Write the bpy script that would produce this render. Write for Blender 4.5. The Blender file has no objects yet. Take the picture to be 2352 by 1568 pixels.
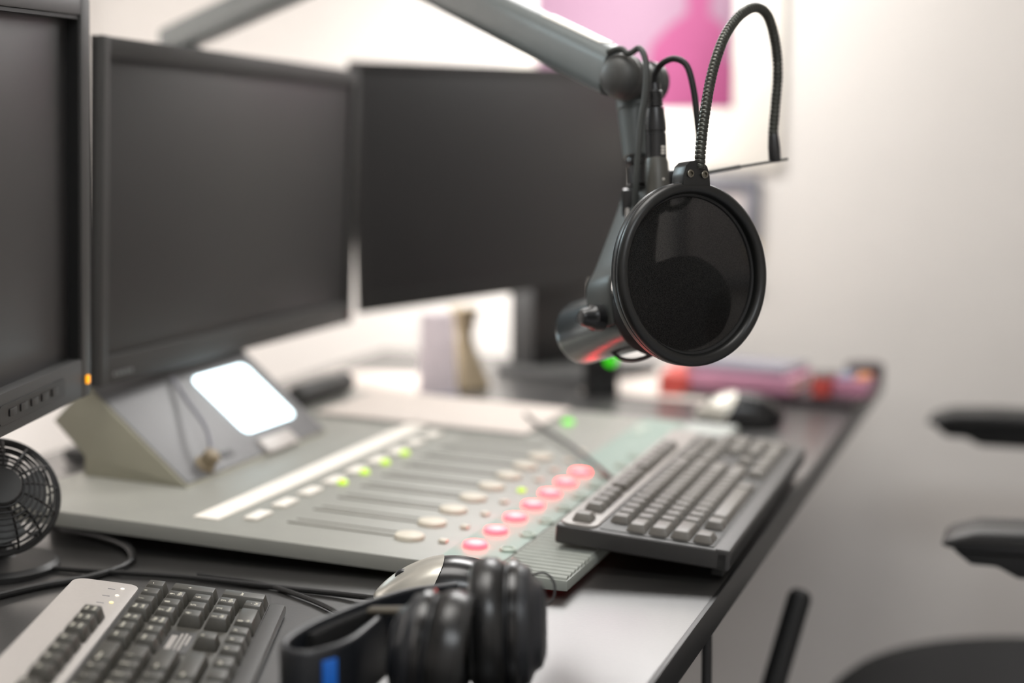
import bpy, bmesh, math, random
from mathutils import Vector, Matrix, Euler
random.seed(7)
PI = math.pi
R = math.radians
sc = bpy.context.scene
col = sc.collection

# ------------------------------------------------------------------ camera, world, light, exposure
YAW, PITCH = R(19.5), R(7.4)
CAM = Vector((0, 0, 1.09))
cd = bpy.data.cameras.new('camera')
cam = bpy.data.objects.new('camera', cd)
col.objects.link(cam)
cam.location = CAM
cam.rotation_euler = Euler((PI/2 - PITCH, 0, YAW), 'XYZ')
cd.sensor_width = 36.0
cd.lens = 36.0*3500/2352
cd.clip_start = 0.02
cd.dof.use_dof = True
cd.dof.focus_distance = 1.165
cd.dof.aperture_fstop = 2.0
sc.camera = cam
FW = Vector((-math.sin(YAW)*math.cos(PITCH), math.cos(YAW)*math.cos(PITCH), -math.sin(PITCH)))
RT = Vector((math.cos(YAW), math.sin(YAW), 0))
UP = RT.cross(FW)

w = bpy.data.worlds.new('world')
sc.world = w
w.use_nodes = True
w.node_tree.nodes['Background'].inputs[0].default_value = (0.8, 0.85, 0.9, 1)
w.node_tree.nodes['Background'].inputs[1].default_value = 0.3

sc.view_settings.view_transform = 'Standard'
sc.view_settings.look = 'None'
sc.view_settings.gamma = 1
sc.view_settings.use_curve_mapping = False
sc.view_settings.exposure = 0.0


def area(name, loc, target, sx, sy, power, color):
    l = bpy.data.lights.new(name, 'AREA')
    l.shape = 'RECTANGLE'
    l.size, l.size_y = sx, sy
    l.energy = power
    l.color = color
    o = bpy.data.objects.new(name, l)
    col.objects.link(o)
    o.location = loc
    d = Vector(target) - Vector(loc)
    o.rotation_euler = d.to_track_quat('-Z', 'Y').to_euler()
    return o


area('ceiling_lamp_desk', (-0.55, 1.15, 2.52), (-0.55, 1.15, 0), 0.9, 0.9, 9, (1.0, 0.97, 0.93)).data.spread = R(120)
area('ceiling_lamp_room', (0.7, -0.5, 2.52), (0.7, -0.5, 0), 1.2, 0.6, 26, (0.93, 0.97, 1.0))
area('high_back_light', (-0.50, 2.50, 1.64), (-0.40, 1.0, 0.9), 1.0, 0.5, 18, (0.99, 0.98, 0.97))  # added backlight out of view, for glare on the desk; no window there
area('wall_wash_lamp', (-0.95, 2.06, 1.02), (-0.55, 2.55, 1.0), 0.25, 0.25, 4.6, (1.0, 0.98, 0.96))
area('wall_fill_light', (-0.75, 2.15, 1.43), (-0.36, 2.55, 0.95), 0.16, 0.16, 3.5, (1.0, 0.98, 0.95))  # added light above the view, brightens the right part of the far wall
sl_ = bpy.data.lights.new('side_spot_lamp', 'SPOT')
sl_.energy, sl_.color, sl_.shadow_soft_size = 22, (0.72, 0.92, 1.0), 0.03
sl_.spot_size, sl_.spot_blend = R(16), 0.4
so_ = bpy.data.objects.new('side_spot_lamp', sl_)
col.objects.link(so_)
so_.location = (-1.62, 1.45, 1.66)
so_.rotation_euler = (Vector((-0.31, 1.21, 0.97))-Vector(so_.location)).to_track_quat('-Z', 'Y').to_euler()
area('back_wash_lamp', (-1.15, 1.45, 1.02), (-1.75, 1.5, 1.05), 0.6, 0.3, 13, (1.0, 0.97, 0.95))


# ------------------------------------------------------------------ materials
def lin(c):
    return tuple(((v/255)/12.92 if v/255 <= 0.04045 else ((v/255+0.055)/1.055)**2.4) for v in c)


def mat(name, rgb, rough=0.5, metal=0.0, emit=None, strength=0.0, var=0.06, scale=60.0, bump=0.0, spec=0.5,
        ior=1.5, coat=0.0):
    m = bpy.data.materials.new(name)
    m.use_nodes = True
    nt = m.node_tree
    b = nt.nodes['Principled BSDF']
    c = lin(rgb)
    tc = nt.nodes.new('ShaderNodeTexCoord')
    nz = nt.nodes.new('ShaderNodeTexNoise')
    nz.inputs['Scale'].default_value = scale
    nz.inputs['Detail'].default_value = 4
    nt.links.new(tc.outputs['Object'], nz.inputs['Vector'])
    rp = nt.nodes.new('ShaderNodeValToRGB')
    rp.color_ramp.elements[0].position = 0.3
    rp.color_ramp.elements[1].position = 0.7
    rp.color_ramp.elements[0].color = tuple(v*(1-var) for v in c) + (1,)
    rp.color_ramp.elements[1].color = tuple(min(1, v*(1+var)) for v in c) + (1,)
    nt.links.new(nz.outputs['Fac'], rp.inputs['Fac'])
    nt.links.new(rp.outputs['Color'], b.inputs['Base Color'])
    b.inputs['Roughness'].default_value = rough
    b.inputs['Metallic'].default_value = metal
    b.inputs['Specular IOR Level'].default_value = spec
    b.inputs['IOR'].default_value = ior
    b.inputs['Coat Weight'].default_value = coat
    b.inputs['Coat Roughness'].default_value = 0.24
    if bump:
        bp = nt.nodes.new('ShaderNodeBump')
        bp.inputs['Strength'].default_value = bump
        bp.inputs['Distance'].default_value = 0.001
        nt.links.new(nz.outputs['Fac'], bp.inputs['Height'])
        nt.links.new(bp.outputs['Normal'], b.inputs['Normal'])
    if emit is not None:
        b.inputs['Emission Color'].default_value = lin(emit) + (1,)
        b.inputs['Emission Strength'].default_value = strength
    return m


M = {}
M['wall'] = mat('wall_paint', (234, 229, 224), 0.8, var=0.015, scale=8)
M['ceiling'] = mat('ceiling_paint', (232, 230, 226), 0.9, var=0.01)
M['floor'] = mat('floor_vinyl', (190, 190, 194), 0.35, scale=20)
M['trim'] = mat('trim_paint', (205, 202, 198), 0.5)
M['desk'] = mat('desk_laminate', (34, 33, 31), 0.46, var=0.15, scale=300, bump=0.08, ior=1.8, coat=0.8)
M['edge'] = mat('black_edge', (18, 18, 18), 0.4)
M['metal_grey'] = mat('grey_metal', (120, 122, 122), 0.4, metal=0.2)
M['bezel'] = mat('dark_grey_plastic', (57, 57, 56), 0.55, bump=0.05, scale=900)
M['bezel_black'] = mat('black_plastic', (26, 26, 26), 0.45, bump=0.04, scale=900)
M['screen'] = mat('dark_screen', (47, 47, 47), 0.45, var=0.02, scale=400)
M['screen_dark'] = mat('dark_blue_grey_screen', (32, 32, 33), 0.45, var=0.02, scale=400)
M['black'] = mat('matt_black', (12, 12, 12), 0.6)
M['black_gloss'] = mat('gloss_black', (14, 14, 15), 0.22)
M['rubber'] = mat('black_rubber', (20, 20, 20), 0.5)
M['amber'] = mat('amber_lamp', (255, 170, 20), 0.3, emit=(255, 165, 10), strength=1.2)
M['lime'] = mat('lime_lamp', (150, 215, 30), 0.3, emit=(200, 222, 30), strength=0.9)
M['green'] = mat('green_lamp', (80, 210, 20), 0.3, emit=(110, 215, 40), strength=1.0)
M['green_deep'] = mat('deep_green_lamp', (40, 170, 0), 0.3, emit=(50, 190, 0), strength=2.2)
M['console'] = mat('console_grey', (150, 150, 143), 0.45, var=0.03, scale=30)
M['console_face'] = mat('console_face', (163, 162, 153), 0.42, var=0.04, scale=30)
M['console_dark'] = mat('console_underside', (40, 40, 42), 0.6)
M['console_rib'] = mat('console_rib', (158, 162, 155), 0.4)
M['bridge'] = mat('bridge_grey', (104, 104, 105), 0.45, var=0.03, scale=20)
M['bridge_side'] = mat('bridge_side_beige', (150, 147, 130), 0.55, var=0.03, scale=20)
M['paper'] = mat('white_paper', (244, 238, 228), 0.7, var=0.02)
M['pale_sheet'] = mat('pale_sheet', (214, 204, 196), 0.7, var=0.02)
M['pad'] = mat('white_pad', (246, 240, 230), 0.45, var=0.02)
M['knob'] = mat('pale_fader_knob', (214, 206, 190), 0.45)
M['slot'] = mat('fader_slot', (136, 134, 126), 0.6)
M['cue'] = mat('pale_cue_button', (176, 188, 176), 0.45)
M['teal'] = mat('teal_face', (140, 160, 150), 0.45, var=0.03)
M['silver'] = mat('silver_plastic', (184, 178, 173), 0.42, var=0.02, scale=300)
M['key'] = mat('dark_key_plastic', (66, 64, 58), 0.42, var=0.08, scale=300)
M['key_deck'] = mat('keyboard_deck', (74, 72, 66), 0.5, var=0.08, scale=200)
M['key_frame'] = mat('keyboard_frame', (54, 53, 51), 0.5, var=0.08, scale=200, bump=0.05)
M['legend'] = mat('key_legend', (238, 234, 218), 0.6)
M['led_white'] = mat('pale_lamp', (250, 244, 230), 0.3, emit=(255, 248, 235), strength=0.5)
M['led_warm'] = mat('warm_lamp', (255, 235, 170), 0.3, emit=(255, 232, 160), strength=0.8)
M['key_far'] = mat('grey_key_plastic', (116, 112, 106), 0.4, var=0.06, scale=300)
M['deck_far'] = mat('grey_keyboard_deck', (168, 162, 157), 0.42)
M['frame_far'] = mat('grey_keyboard_frame', (56, 55, 54), 0.45)
M['arm'] = mat('arm_grey', (104, 110, 110), 0.38, var=0.04, scale=40)
M['arm_dark'] = mat('arm_joint_grey', (74, 74, 72), 0.5)
M['mic'] = mat('mic_dark_grey', (108, 113, 115), 0.22, metal=0.75, var=0.05)
M['foam'] = mat('windscreen_foam', (14, 14, 14), 0.95, bump=0.6, scale=700)
M['yoke'] = mat('yoke_grey', (64, 66, 64), 0.45)
M['chrome'] = mat('chrome', (200, 200, 200), 0.15, metal=1.0)
M['steel'] = mat('dull_steel', (120, 116, 106), 0.32, metal=1.0)
M['plug'] = mat('plug_black', (36, 36, 37), 0.3)
M['plug_grey'] = mat('plug_grey', (78, 77, 72), 0.42)
M['ring'] = mat('ring_black', (16, 17, 16), 0.38, var=0.05)
M['goose'] = mat('gooseneck_black', (74, 75, 70), 0.3, metal=0.75)
M['leather'] = mat('ear_pad_leather', (20, 20, 20), 0.3, bump=0.15, scale=400)
M['band'] = mat('headband_plastic', (30, 32, 36), 0.38)
M['blue'] = mat('blue_stripe', (20, 105, 205), 0.4)
M['mouse_black'] = mat('mouse_gloss_black', (16, 16, 17), 0.25)
M['mouse_silver'] = mat('mouse_silver', (196, 192, 182), 0.3, metal=0.4)
M['pink'] = mat('hot_pink', (138, 50, 98), 0.6, var=0.05, scale=12)
M['pale_pink'] = mat('pale_lilac_pink', (138, 106, 126), 0.6, var=0.04, scale=6)
M['frame_grey'] = mat('notice_frame', (120, 120, 128), 0.5)
M['notice'] = mat('notice_paper', (216, 206, 204), 0.6)
M['yellow'] = mat('yellow_sticker', (222, 196, 120), 0.6)
M['book_pink'] = mat('book_pink', (200, 140, 165), 0.5, var=0.08, scale=30)
M['book_red'] = mat('book_red', (206, 84, 76), 0.5)
M['book_lilac'] = mat('book_lilac', (134, 132, 142), 0.5)
M['book_dark'] = mat('book_dark', (62, 50, 54), 0.5)
M['orange'] = mat('orange_print', (214, 140, 90), 0.5)
M['bluegrey'] = mat('blue_grey_print', (120, 128, 150), 0.5)
M['lilac'] = mat('lilac_paper', (240, 228, 234), 0.6)
M['olive'] = mat('olive_brown', (138, 124, 100), 0.6)
M['chair'] = mat('chair_fabric', (26, 26, 27), 0.9, bump=0.3, scale=500)
M['armpad'] = mat('armrest_black', (19, 19, 19), 0.4)
M['cabinet'] = mat('cabinet_grey', (140, 140, 142), 0.5, var=0.02)


def display_mat():
    m = mat('lit_display', (240, 240, 240), 0.3, emit=(215, 245, 255), strength=3.5)
    return m


M['display'] = display_mat()


def red_mat():
    m = bpy.data.materials.new('lit_red_button')
    m.use_nodes = True
    nt = m.node_tree
    b = nt.nodes['Principled BSDF']
    b.inputs['Base Color'].default_value = lin((230, 120, 130)) + (1,)
    tc = nt.nodes.new('ShaderNodeTexCoord')
    mp = nt.nodes.new('ShaderNodeMapping')
    mp.inputs['Scale'].default_value = (1/0.0100, 1/0.0100, 0)
    ln = nt.nodes.new('ShaderNodeVectorMath')
    ln.operation = 'LENGTH'
    rp = nt.nodes.new('ShaderNodeValToRGB')
    rp.color_ramp.elements[0].position = 0.35
    rp.color_ramp.elements[0].color = (1.0, 0.050, 0.048, 1)
    rp.color_ramp.elements[1].position = 0.85
    rp.color_ramp.elements[1].color = (1.0, 0.011, 0.017, 1)
    nt.links.new(tc.outputs['Object'], mp.inputs['Vector'])
    nt.links.new(mp.outputs['Vector'], ln.inputs[0])
    nt.links.new(ln.outputs['Value'], rp.inputs['Fac'])
    nt.links.new(rp.outputs['Color'], b.inputs['Emission Color'])
    b.inputs['Emission Strength'].default_value = 12.0
    return m


M['red'] = red_mat()


def mesh_mat():
    """black nylon pop filter gauze: partly see-through, partly lit through from behind"""
    m = bpy.data.materials.new('nylon_gauze')
    m.use_nodes = True
    nt = m.node_tree
    for n in list(nt.nodes):
        nt.nodes.remove(n)
    out = nt.nodes.new('ShaderNodeOutputMaterial')
    tc = nt.nodes.new('ShaderNodeTexCoord')
    nz = nt.nodes.new('ShaderNodeTexNoise')
    nz.inputs['Scale'].default_value = 1400
    nz.inputs['Detail'].default_value = 1
    nt.links.new(tc.outputs['Object'], nz.inputs['Vector'])
    rp = nt.nodes.new('ShaderNodeValToRGB')
    rp.color_ramp.elements[0].position = 0.35
    rp.color_ramp.elements[1].position = 0.65
    rp.color_ramp.elements[0].color = (0.0016, 0.0016, 0.0015, 1)
    rp.color_ramp.elements[1].color = (0.017, 0.016, 0.0145, 1)
    nt.links.new(nz.outputs['Fac'], rp.inputs['Fac'])
    df = nt.nodes.new('ShaderNodeBsdfDiffuse')
    df.inputs['Color'].default_value = (0.007, 0.007, 0.007, 1)
    tl = nt.nodes.new('ShaderNodeBsdfTranslucent')
    nt.links.new(rp.outputs['Color'], tl.inputs['Color'])
    ad = nt.nodes.new('ShaderNodeAddShader')
    nt.links.new(df.outputs[0], ad.inputs[0])
    nt.links.new(tl.outputs[0], ad.inputs[1])
    tr = nt.nodes.new('ShaderNodeBsdfTransparent')
    tr.inputs['Color'].default_value = (0.9, 0.9, 0.9, 1)
    mx = nt.nodes.new('ShaderNodeMixShader')
    mx.inputs[0].default_value = 0.022
    nt.links.new(ad.outputs[0], mx.inputs[1])
    nt.links.new(tr.outputs[0], mx.inputs[2])
    nt.links.new(mx.outputs[0], out.inputs['Surface'])
    return m


M['gauze'] = mesh_mat()


# ------------------------------------------------------------------ mesh helpers
def new():
    return bmesh.new()


def append(dst, src, mi=0, mtx=None):
    if mtx is not None:
        src.transform(mtx)
    for f in src.faces:
        f.material_index = mi
    me = bpy.data.meshes.new('tmp')
    src.to_mesh(me)
    src.free()
    dst.from_mesh(me)
    bpy.data.meshes.remove(me)


def box(bm, c, s, bev=0.0, mi=0, mtx=None, seg=2, taper=None):
    b = new()
    bmesh.ops.create_cube(b, size=1)
    for v in b.verts:
        k = 1.0
        if taper is not None and v.co.z > 0:
            v.co.x *= taper[0]
            v.co.y *= taper[1]
        v.co = Vector((v.co.x*s[0], v.co.y*s[1], v.co.z*s[2]))
    if bev > 0:
        bmesh.ops.bevel(b, geom=list(b.edges), offset=bev, segments=seg, profile=0.6, affect='EDGES')
    b.transform(Matrix.Translation(c))
    append(bm, b, mi, mtx)


def align(p0, d):
    d = Vector(d).normalized()
    return Matrix.Translation(p0) @ d.to_track_quat('Z', 'Y').to_matrix().to_4x4()


def lathe(bm, prof, seg=32, mi=0, mtx=None, caps=True):
    """profile list of (r, z) spun around z"""
    b = new()
    rings = []
    for r, z in prof:
        if r < 1e-6:
            rings.append([b.verts.new((0, 0, z))])
        else:
            rings.append([b.verts.new((r*math.cos(2*PI*i/seg), r*math.sin(2*PI*i/seg), z)) for i in range(seg)])
    for a, c in zip(rings[:-1], rings[1:]):
        if len(a) == 1 and len(c) == 1:
            continue
        for i in range(seg):
            j = (i+1) % seg
            if len(a) == 1:
                b.faces.new((a[0], c[j], c[i]))
            elif len(c) == 1:
                b.faces.new((a[i], a[j], c[0]))
            else:
                b.faces.new((a[i], a[j], c[j], c[i]))
    if caps:
        if len(rings[0]) > 1:
            b.faces.new(list(reversed(rings[0])))
        if len(rings[-1]) > 1:
            b.faces.new(rings[-1])
    bmesh.ops.recalc_face_normals(b, faces=b.faces)
    append(bm, b, mi, mtx)


def cyl(bm, p0, p1, r0, r1=None, seg=24, mi=0, bev=0.0):
    p0, p1 = Vector(p0), Vector(p1)
    r1 = r0 if r1 is None else r1
    L = (p1-p0).length
    if bev:
        pr = [(max(r0-bev, 1e-4), 0), (r0-bev*0.3, bev*0.3), (r0, bev), (r1, L-bev), (r1-bev*0.3, L-bev*0.3), (max(r1-bev, 1e-4), L)]
    else:
        pr = [(r0, 0), (r1, L)]
    lathe(bm, pr, seg, mi, align(p0, p1-p0))


def catmull(pts, n=8, closed=False):
    P = [Vector(p) for p in pts]
    out = []
    N = len(P)
    rng = N if closed else N-1
    for i in range(rng):
        if closed:
            a, b, c, d = P[(i-1) % N], P[i], P[(i+1) % N], P[(i+2) % N]
        else:
            a = P[i-1] if i > 0 else P[0]*2-P[1]
            b, c = P[i], P[i+1]
            d = P[i+2] if i+2 < N else P[-1]*2-P[-2]
        for k in range(n):
            t = k/n
            out.append(0.5*((2*b)+(c-a)*t+(2*a-5*b+4*c-d)*t*t+(3*b-a-3*c+d)*t**3))
    if not closed:
        out.append(P[-1])
    return out


def sweep(bm, pts, section, mi=0, closed=False, scale=None, up=None):
    """sweep a closed 2-D section [(x,y)] along points; x goes along the side, y along the up direction"""
    b = new()
    P = [Vector(p) for p in pts]
    N = len(P)
    rings = []
    prev = None
    for i in range(N):
        if closed:
            t = P[(i+1) % N]-P[(i-1) % N]
        else:
            t = P[min(i+1, N-1)]-P[max(i-1, 0)]
        t.normalize()
        if up is not None:
            u = Vector(up)
            s = t.cross(u).normalized()
            u = s.cross(t)
        else:
            if prev is None:
                ref = Vector((0, 0, 1)) if abs(t.z) < 0.9 else Vector((1, 0, 0))
                s = t.cross(ref).normalized()
            else:
                s = (prev - t*prev.dot(t)).normalized()
            u = s.cross(t)
            prev = s
        k = scale[i] if scale else 1.0
        rings.append([b.verts.new(P[i]+s*x*k+u*y*k) for x, y in section])
    n = len(section)
    rng = N if closed else N-1
    for i in range(rng):
        a, c = rings[i], rings[(i+1) % N]
        for j in range(n):
            q = (j+1) % n
            b.faces.new((a[j], a[q], c[q], c[j]))
    if not closed:
        b.faces.new(list(reversed(rings[0])))
        b.faces.new(rings[-1])
    bmesh.ops.recalc_face_normals(b, faces=b.faces)
    append(bm, b, mi)


def circ(r, n=12):
    return [(r*math.cos(2*PI*i/n), r*math.sin(2*PI*i/n)) for i in range(n)]


def rrect(wd, ht, r, n=4):
    out = []
    for cx, cy, a0 in ((wd/2-r, ht/2-r, 0), (-wd/2+r, ht/2-r, 90), (-wd/2+r, -ht/2+r, 180), (wd/2-r, -ht/2+r, 270)):
        for k in range(n+1):
            a = R(a0+90*k/n)
            out.append((cx+r*math.cos(a), cy+r*math.sin(a)))
    return out


def tube(bm, pts, r, n=10, smooth=8, mi=0, closed=False):
    sweep(bm, catmull(pts, smooth, closed) if smooth else pts, circ(r, n), mi, closed)


def prism(bm, poly, z0, z1, mi=0, mtx=None, bev=0.0):
    """extrude polygon (x,y) from z0 to z1"""
    b = new()
    lo = [b.verts.new((x, y, z0)) for x, y in poly]
    hi = [b.verts.new((x, y, z1)) for x, y in poly]
    n = len(poly)
    b.faces.new(list(reversed(lo)))
    b.faces.new(hi)
    for i in range(n):
        j = (i+1) % n
        b.faces.new((lo[i], lo[j], hi[j], hi[i]))
    bmesh.ops.recalc_face_normals(b, faces=b.faces)
    if bev:
        bmesh.ops.bevel(b, geom=list(b.edges), offset=bev, segments=2, profile=0.6, affect='EDGES')
    append(bm, b, mi, mtx)


def obj(name, bm, mats, parent=None, smooth=35):
    if not isinstance(mats, (list, tuple)):
        mats = [mats]
    me = bpy.data.meshes.new(name)
    bm.to_mesh(me)
    bm.free()
    for m in mats:
        me.materials.append(M[m] if isinstance(m, str) else m)
    if smooth:
        me.polygons.foreach_set('use_smooth', [True]*len(me.polygons))
        me.set_sharp_from_angle(angle=R(smooth))
    o = bpy.data.objects.new(name, me)
    col.objects.link(o)
    if parent is not None:
        o.parent = parent
    return o


def tag(o, label, cat, group=None):
    o['label'] = label
    o['category'] = cat
    if group:
        o['group'] = group
    return o


def thing(name, label, cat, loc=(0, 0, 0), rot=(0, 0, 0), group=None):
    o = bpy.data.objects.new(name, None)
    o.empty_display_size = 0.03
    col.objects.link(o)
    o.location = loc
    o.rotation_euler = rot
    return tag(o, label, cat, group)


def inv(root):
    return (Matrix.LocRotScale(root.location, root.rotation_euler, None)).inverted()


def wpart(name, bm, mats, root, smooth=35):
    """a part whose mesh was laid out in room coordinates"""
    bm.transform(inv(root))
    return obj(name, bm, mats, root, smooth)


def struct(name, bm, mats):
    o = obj(name, bm, mats, None, 0)
    o['kind'] = 'structure'
    return o


def text_bm(bm, s, size, mtx, mi, h=0.0002):
    cu = bpy.data.curves.new('t', 'FONT')
    cu.body = s
    cu.size = size
    cu.align_x = 'CENTER'
    cu.align_y = 'CENTER'
    cu.extrude = h
    cu.resolution_u = 2
    o = bpy.data.objects.new('t', cu)
    me = bpy.data.meshes.new_from_object(o)
    b = new()
    b.from_mesh(me)
    bpy.data.meshes.remove(me)
    bpy.data.objects.remove(o)
    bpy.data.curves.remove(cu)
    append(bm, b, mi, mtx)


def pt(px, py, depth):
    """a point in the room seen at that depth along the view (for laying out curves measured from the photo)"""
    return CAM + (FW + RT*((px-1176)/3500) + UP*((784-py)/3500))*depth


# ------------------------------------------------------------------ setting
X0, X1, Y0, Y1, H = -1.75, 2.2, -1.6, 2.55, 2.6
b = new(); box(b, ((X0+X1)/2, (Y0+Y1)/2, -0.05), (X1-X0+0.2, Y1-Y0+0.2, 0.1)); struct('floor', b, 'floor')
b = new(); box(b, ((X0+X1)/2, (Y0+Y1)/2, H+0.05), (X1-X0+0.2, Y1-Y0+0.2, 0.1)); struct('ceiling', b, 'ceiling')
b = new(); box(b, (X0-0.05, (Y0+Y1)/2, H/2), (0.1, Y1-Y0, H)); struct('wall_left', b, 'wall')
b = new(); box(b, (X1+0.05, (Y0+Y1)/2, H/2), (0.1, Y1-Y0, H)); struct('wall_right', b, 'wall')
b = new(); box(b, ((X0+X1)/2, Y1+0.05, H/2), (X1-X0+0.2, 0.1, H)); struct('wall_back', b, 'wall')
b = new(); box(b, ((X0+X1)/2, Y0-0.05, H/2), (X1-X0+0.2, 0.1, H)); struct('wall_front', b, 'wall')
b = new(); box(b, ((X0+X1)/2, Y1-0.006, 0.04), (X1-X0, 0.012, 0.08), 0.003); struct('baseboard_back', b, 'trim')

# ------------------------------------------------------------------ desk
DZ = 0.73
desk = thing('studio_desk', 'dark grey laminate studio desk running to the far wall, carrying the console and keyboards', 'desk', (-0.67, 1.3, 0))
b = new(); box(b, (-0.672, 1.24, DZ-0.0125), (0.856, 2.38, 0.025), 0.001); wpart('worktop', b, 'desk', desk)
b = new(); box(b, (-0.2425, 1.24, DZ-0.0131), (0.005, 2.38, 0.026), 0.0012); wpart('edge_band', b, 'edge', desk)
for y in (0.12, 2.30):
    b = new(); box(b, (-0.86, y, (DZ-0.025)/2), (0.40, 0.04, DZ-0.025), 0.002); wpart('end_panel', b, 'cabinet', desk)
b = new(); box(b, (-1.04, 1.24, 0.45), (0.02, 2.2, 0.5), 0.002); wpart('modesty_panel', b, 'cabinet', desk)


# ------------------------------------------------------------------ monitors
def rect_frame(bm, wd, ht, rw, rt, rb, y0, y1, mi=0, bev=0.002, ro=0.004):
    """a frame in the local xz plane (x width, z up from 0), front at y0, back at y1; outer corners rounded by the bevel"""
    box(bm, (rw/2, (y0+y1)/2, ht/2), (rw, abs(y1-y0), ht), bev, mi)
    box(bm, (wd-rw/2, (y0+y1)/2, ht/2), (rw, abs(y1-y0), ht), bev, mi)
    box(bm, (wd/2, (y0+y1)/2+0.0002, ht-rt/2), (wd-0.004, abs(y1-y0)-0.0006, rt-0.001), bev, mi)
    box(bm, (wd/2, (y0+y1)/2+0.0002, rb/2), (wd-0.004, abs(y1-y0)-0.0006, rb-0.001), bev, mi)


def monitor(label, bl, yaw, tilt, roll, wd, ht, rw, rt, rb, bezel, screen, recess, stand, shift=0.0):
    e = Vector((math.sin(yaw), math.cos(yaw), 0))
    n = Vector((math.cos(yaw), -math.sin(yaw), 0))
    z = Vector((0, 0, 1))
    u = z*math.cos(tilt)-n*math.sin(tilt)
    e2 = e*math.cos(roll)+u*math.sin(roll)
    u2 = u*math.cos(roll)-e*math.sin(roll)
    nn = e2.cross(u2)            # faces the user
    bl = Vector(bl)
    ctr = bl+e2*wd/2
    root = thing('monitor', label, 'monitor', (ctr.x-n.x*0.09, ctr.y-n.y*0.09, DZ), (0, 0, 0), 'monitors in a row above the console')
    # local frame: x along e2, y = -nn (into the screen), z = u2
    mtx = Matrix((e2, -nn, u2)).transposed().to_4x4()
    mtx.translation = bl
    b = new()
    dep = max(0.004, recess+0.002)
    rect_frame(b, wd, ht, rw, rt, rb, 0, dep, 0, 0.0022)
    b.transform(mtx); fr = wpart('bezel', b, bezel, root)
    b = new()
    box(b, (wd/2, dep+0.0035, ht/2), (wd-0.001, 0.006, ht-0.001), 0.001)
    box(b, (wd/2, dep+0.018, ht/2), (wd*0.66, 0.030, ht*0.7), 0.012)
    b.transform(mtx); wpart('rear_housing', b, 'bezel_black', root)
    b = new()
    box(b, (wd/2, recess+0.002, (ht-rt+rb)/2), (wd-2*rw+0.004, 0.004, ht-rt-rb+0.004), 0.0005)
    b.transform(mtx); wpart('screen', b, screen, root)
    if recess > 0.004:
        b = new()
        box(b, (wd-rw-0.0012, recess/2+0.002, (ht-rt+rb)/2), (0.003, recess, ht-rt-rb), 0)
        box(b, (rw+0.0012, recess/2+0.002, (ht-rt+rb)/2), (0.003, recess, ht-rt-rb), 0)
        box(b, (wd/2, recess/2+0.002, ht-rt-0.0012), (wd-2*rw, recess, 0.003), 0)
        b.transform(mtx); wpart('screen_gasket', b, 'black', root).parent = fr
    # stand
    base = Vector((ctr.x, ctr.y, 0))
    sx, sd, bw, bd, off, boff = stand
    p = base-n*off+e*shift
    b = new()
    rot = Matrix.Translation((p.x, p.y, 0)) @ Matrix.Rotation(-yaw, 4, 'Z')
    top = bl.z+0.5*ht
    box(b, (0, 0, (DZ+0.012+top)/2), (sd, sx, top-DZ-0.012), 0.008, 0, rot)
    wpart('stand_column', b, 'bezel_black', root)
    b = new()
    box(b, (boff, 0, DZ+0.0085), (bd, bw, 0.016), 0.006, 0, rot)
    wpart('stand_base', b, 'bezel', root)
    return root, mtx


m1, t1 = monitor('older dark grey monitor with amber lamp, cut off by the left edge', (-0.7129, 0.7275, 0.8530), R(-12.59), R(-2.74), R(1.9), 0.428, 0.347,
                 0.020, 0.016, 0.036, 'bezel', 'screen', 0.012, (0.07, 0.05, 0.22, 0.16, 0.075, -0.01), -0.11)
wd = 0.428
b = new(); box(b, (wd-0.0095, -0.0005, 0.0155), (0.006, 0.003, 0.0075), 0.0012); b.transform(t1); wpart('power_lamp', b, 'amber', m1)
b = new(); prism(b, [(x, y) for x, y in rrect(0.125, 0.016, 0.004)], -0.0012, 0.0005, 0, Matrix.Translation((wd-0.120, 0, 0.018)) @ Matrix.Rotation(PI/2, 4, 'X'))
b.transform(t1); pn = wpart('button_panel', b, 'bezel_black', m1)
for k in range(5):
    b = new(); box(b, (wd-0.160+k*0.020, -0.0011, 0.018), (0.012, 0.0008, 0.006), 0.0003); b.transform(t1); wpart('button', b, 'bezel', m1).parent = pn

m2, t2 = monitor('wide dark monitor in the middle of the row, above the lit display', (-0.8568, 1.2320, 0.8560), R(-2.45), R(-2.53), R(-0.49), 0.618, 0.335,
                 0.014, 0.020, 0.030, 'bezel', 'screen', 0.005, (0.07, 0.04, 0.20, 0.17, 0.09, -0.01))
b = new()
for k, lx in enumerate((0.026, 0.034, 0.041, 0.049, 0.056)):
    box(b, (lx, -0.0003, 0.011), (0.005, 0.0008, 0.004), 0.0002)
b.transform(t2); wpart('maker_mark', b, 'metal_grey', m2)
b = new(); box(b, (0.611, -0.0003, 0.012), (0.004, 0.0012, 0.004), 0.0004); b.transform(t2); wpart('power_lamp', b, 'book_red', m2)

m3, t3 = monitor('black monitor behind the microphone, turned towards the viewer', (-0.8700, 1.8520, 0.8633), R(22.94), R(1.12), R(1.0), 0.600, 0.335,
                 0.012, 0.014, 0.022, 'bezel_black', 'screen_dark', 0.002, (0.15, 0.05, 0.17, 0.20, 0.06, 0.05), 0.160)

# ------------------------------------------------------------------ console


def zs(x):
    return 0.762-0.0356*(x+0.81)


TILT = math.atan(0.0356)
con = thing('broadcast_console', 'grey broadcast mixing console with glowing red buttons under the monitors', 'mixing console', (-0.58, 1.47, DZ))
YA, YB = 1.125, 1.83
XA, XB = -0.905, -0.352


def tiltm(x, y, dz=0.0):
    return Matrix.Translation((x, y, zs(x)+dz)) @ Matrix.Rotation(TILT, 4, 'Y')


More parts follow.
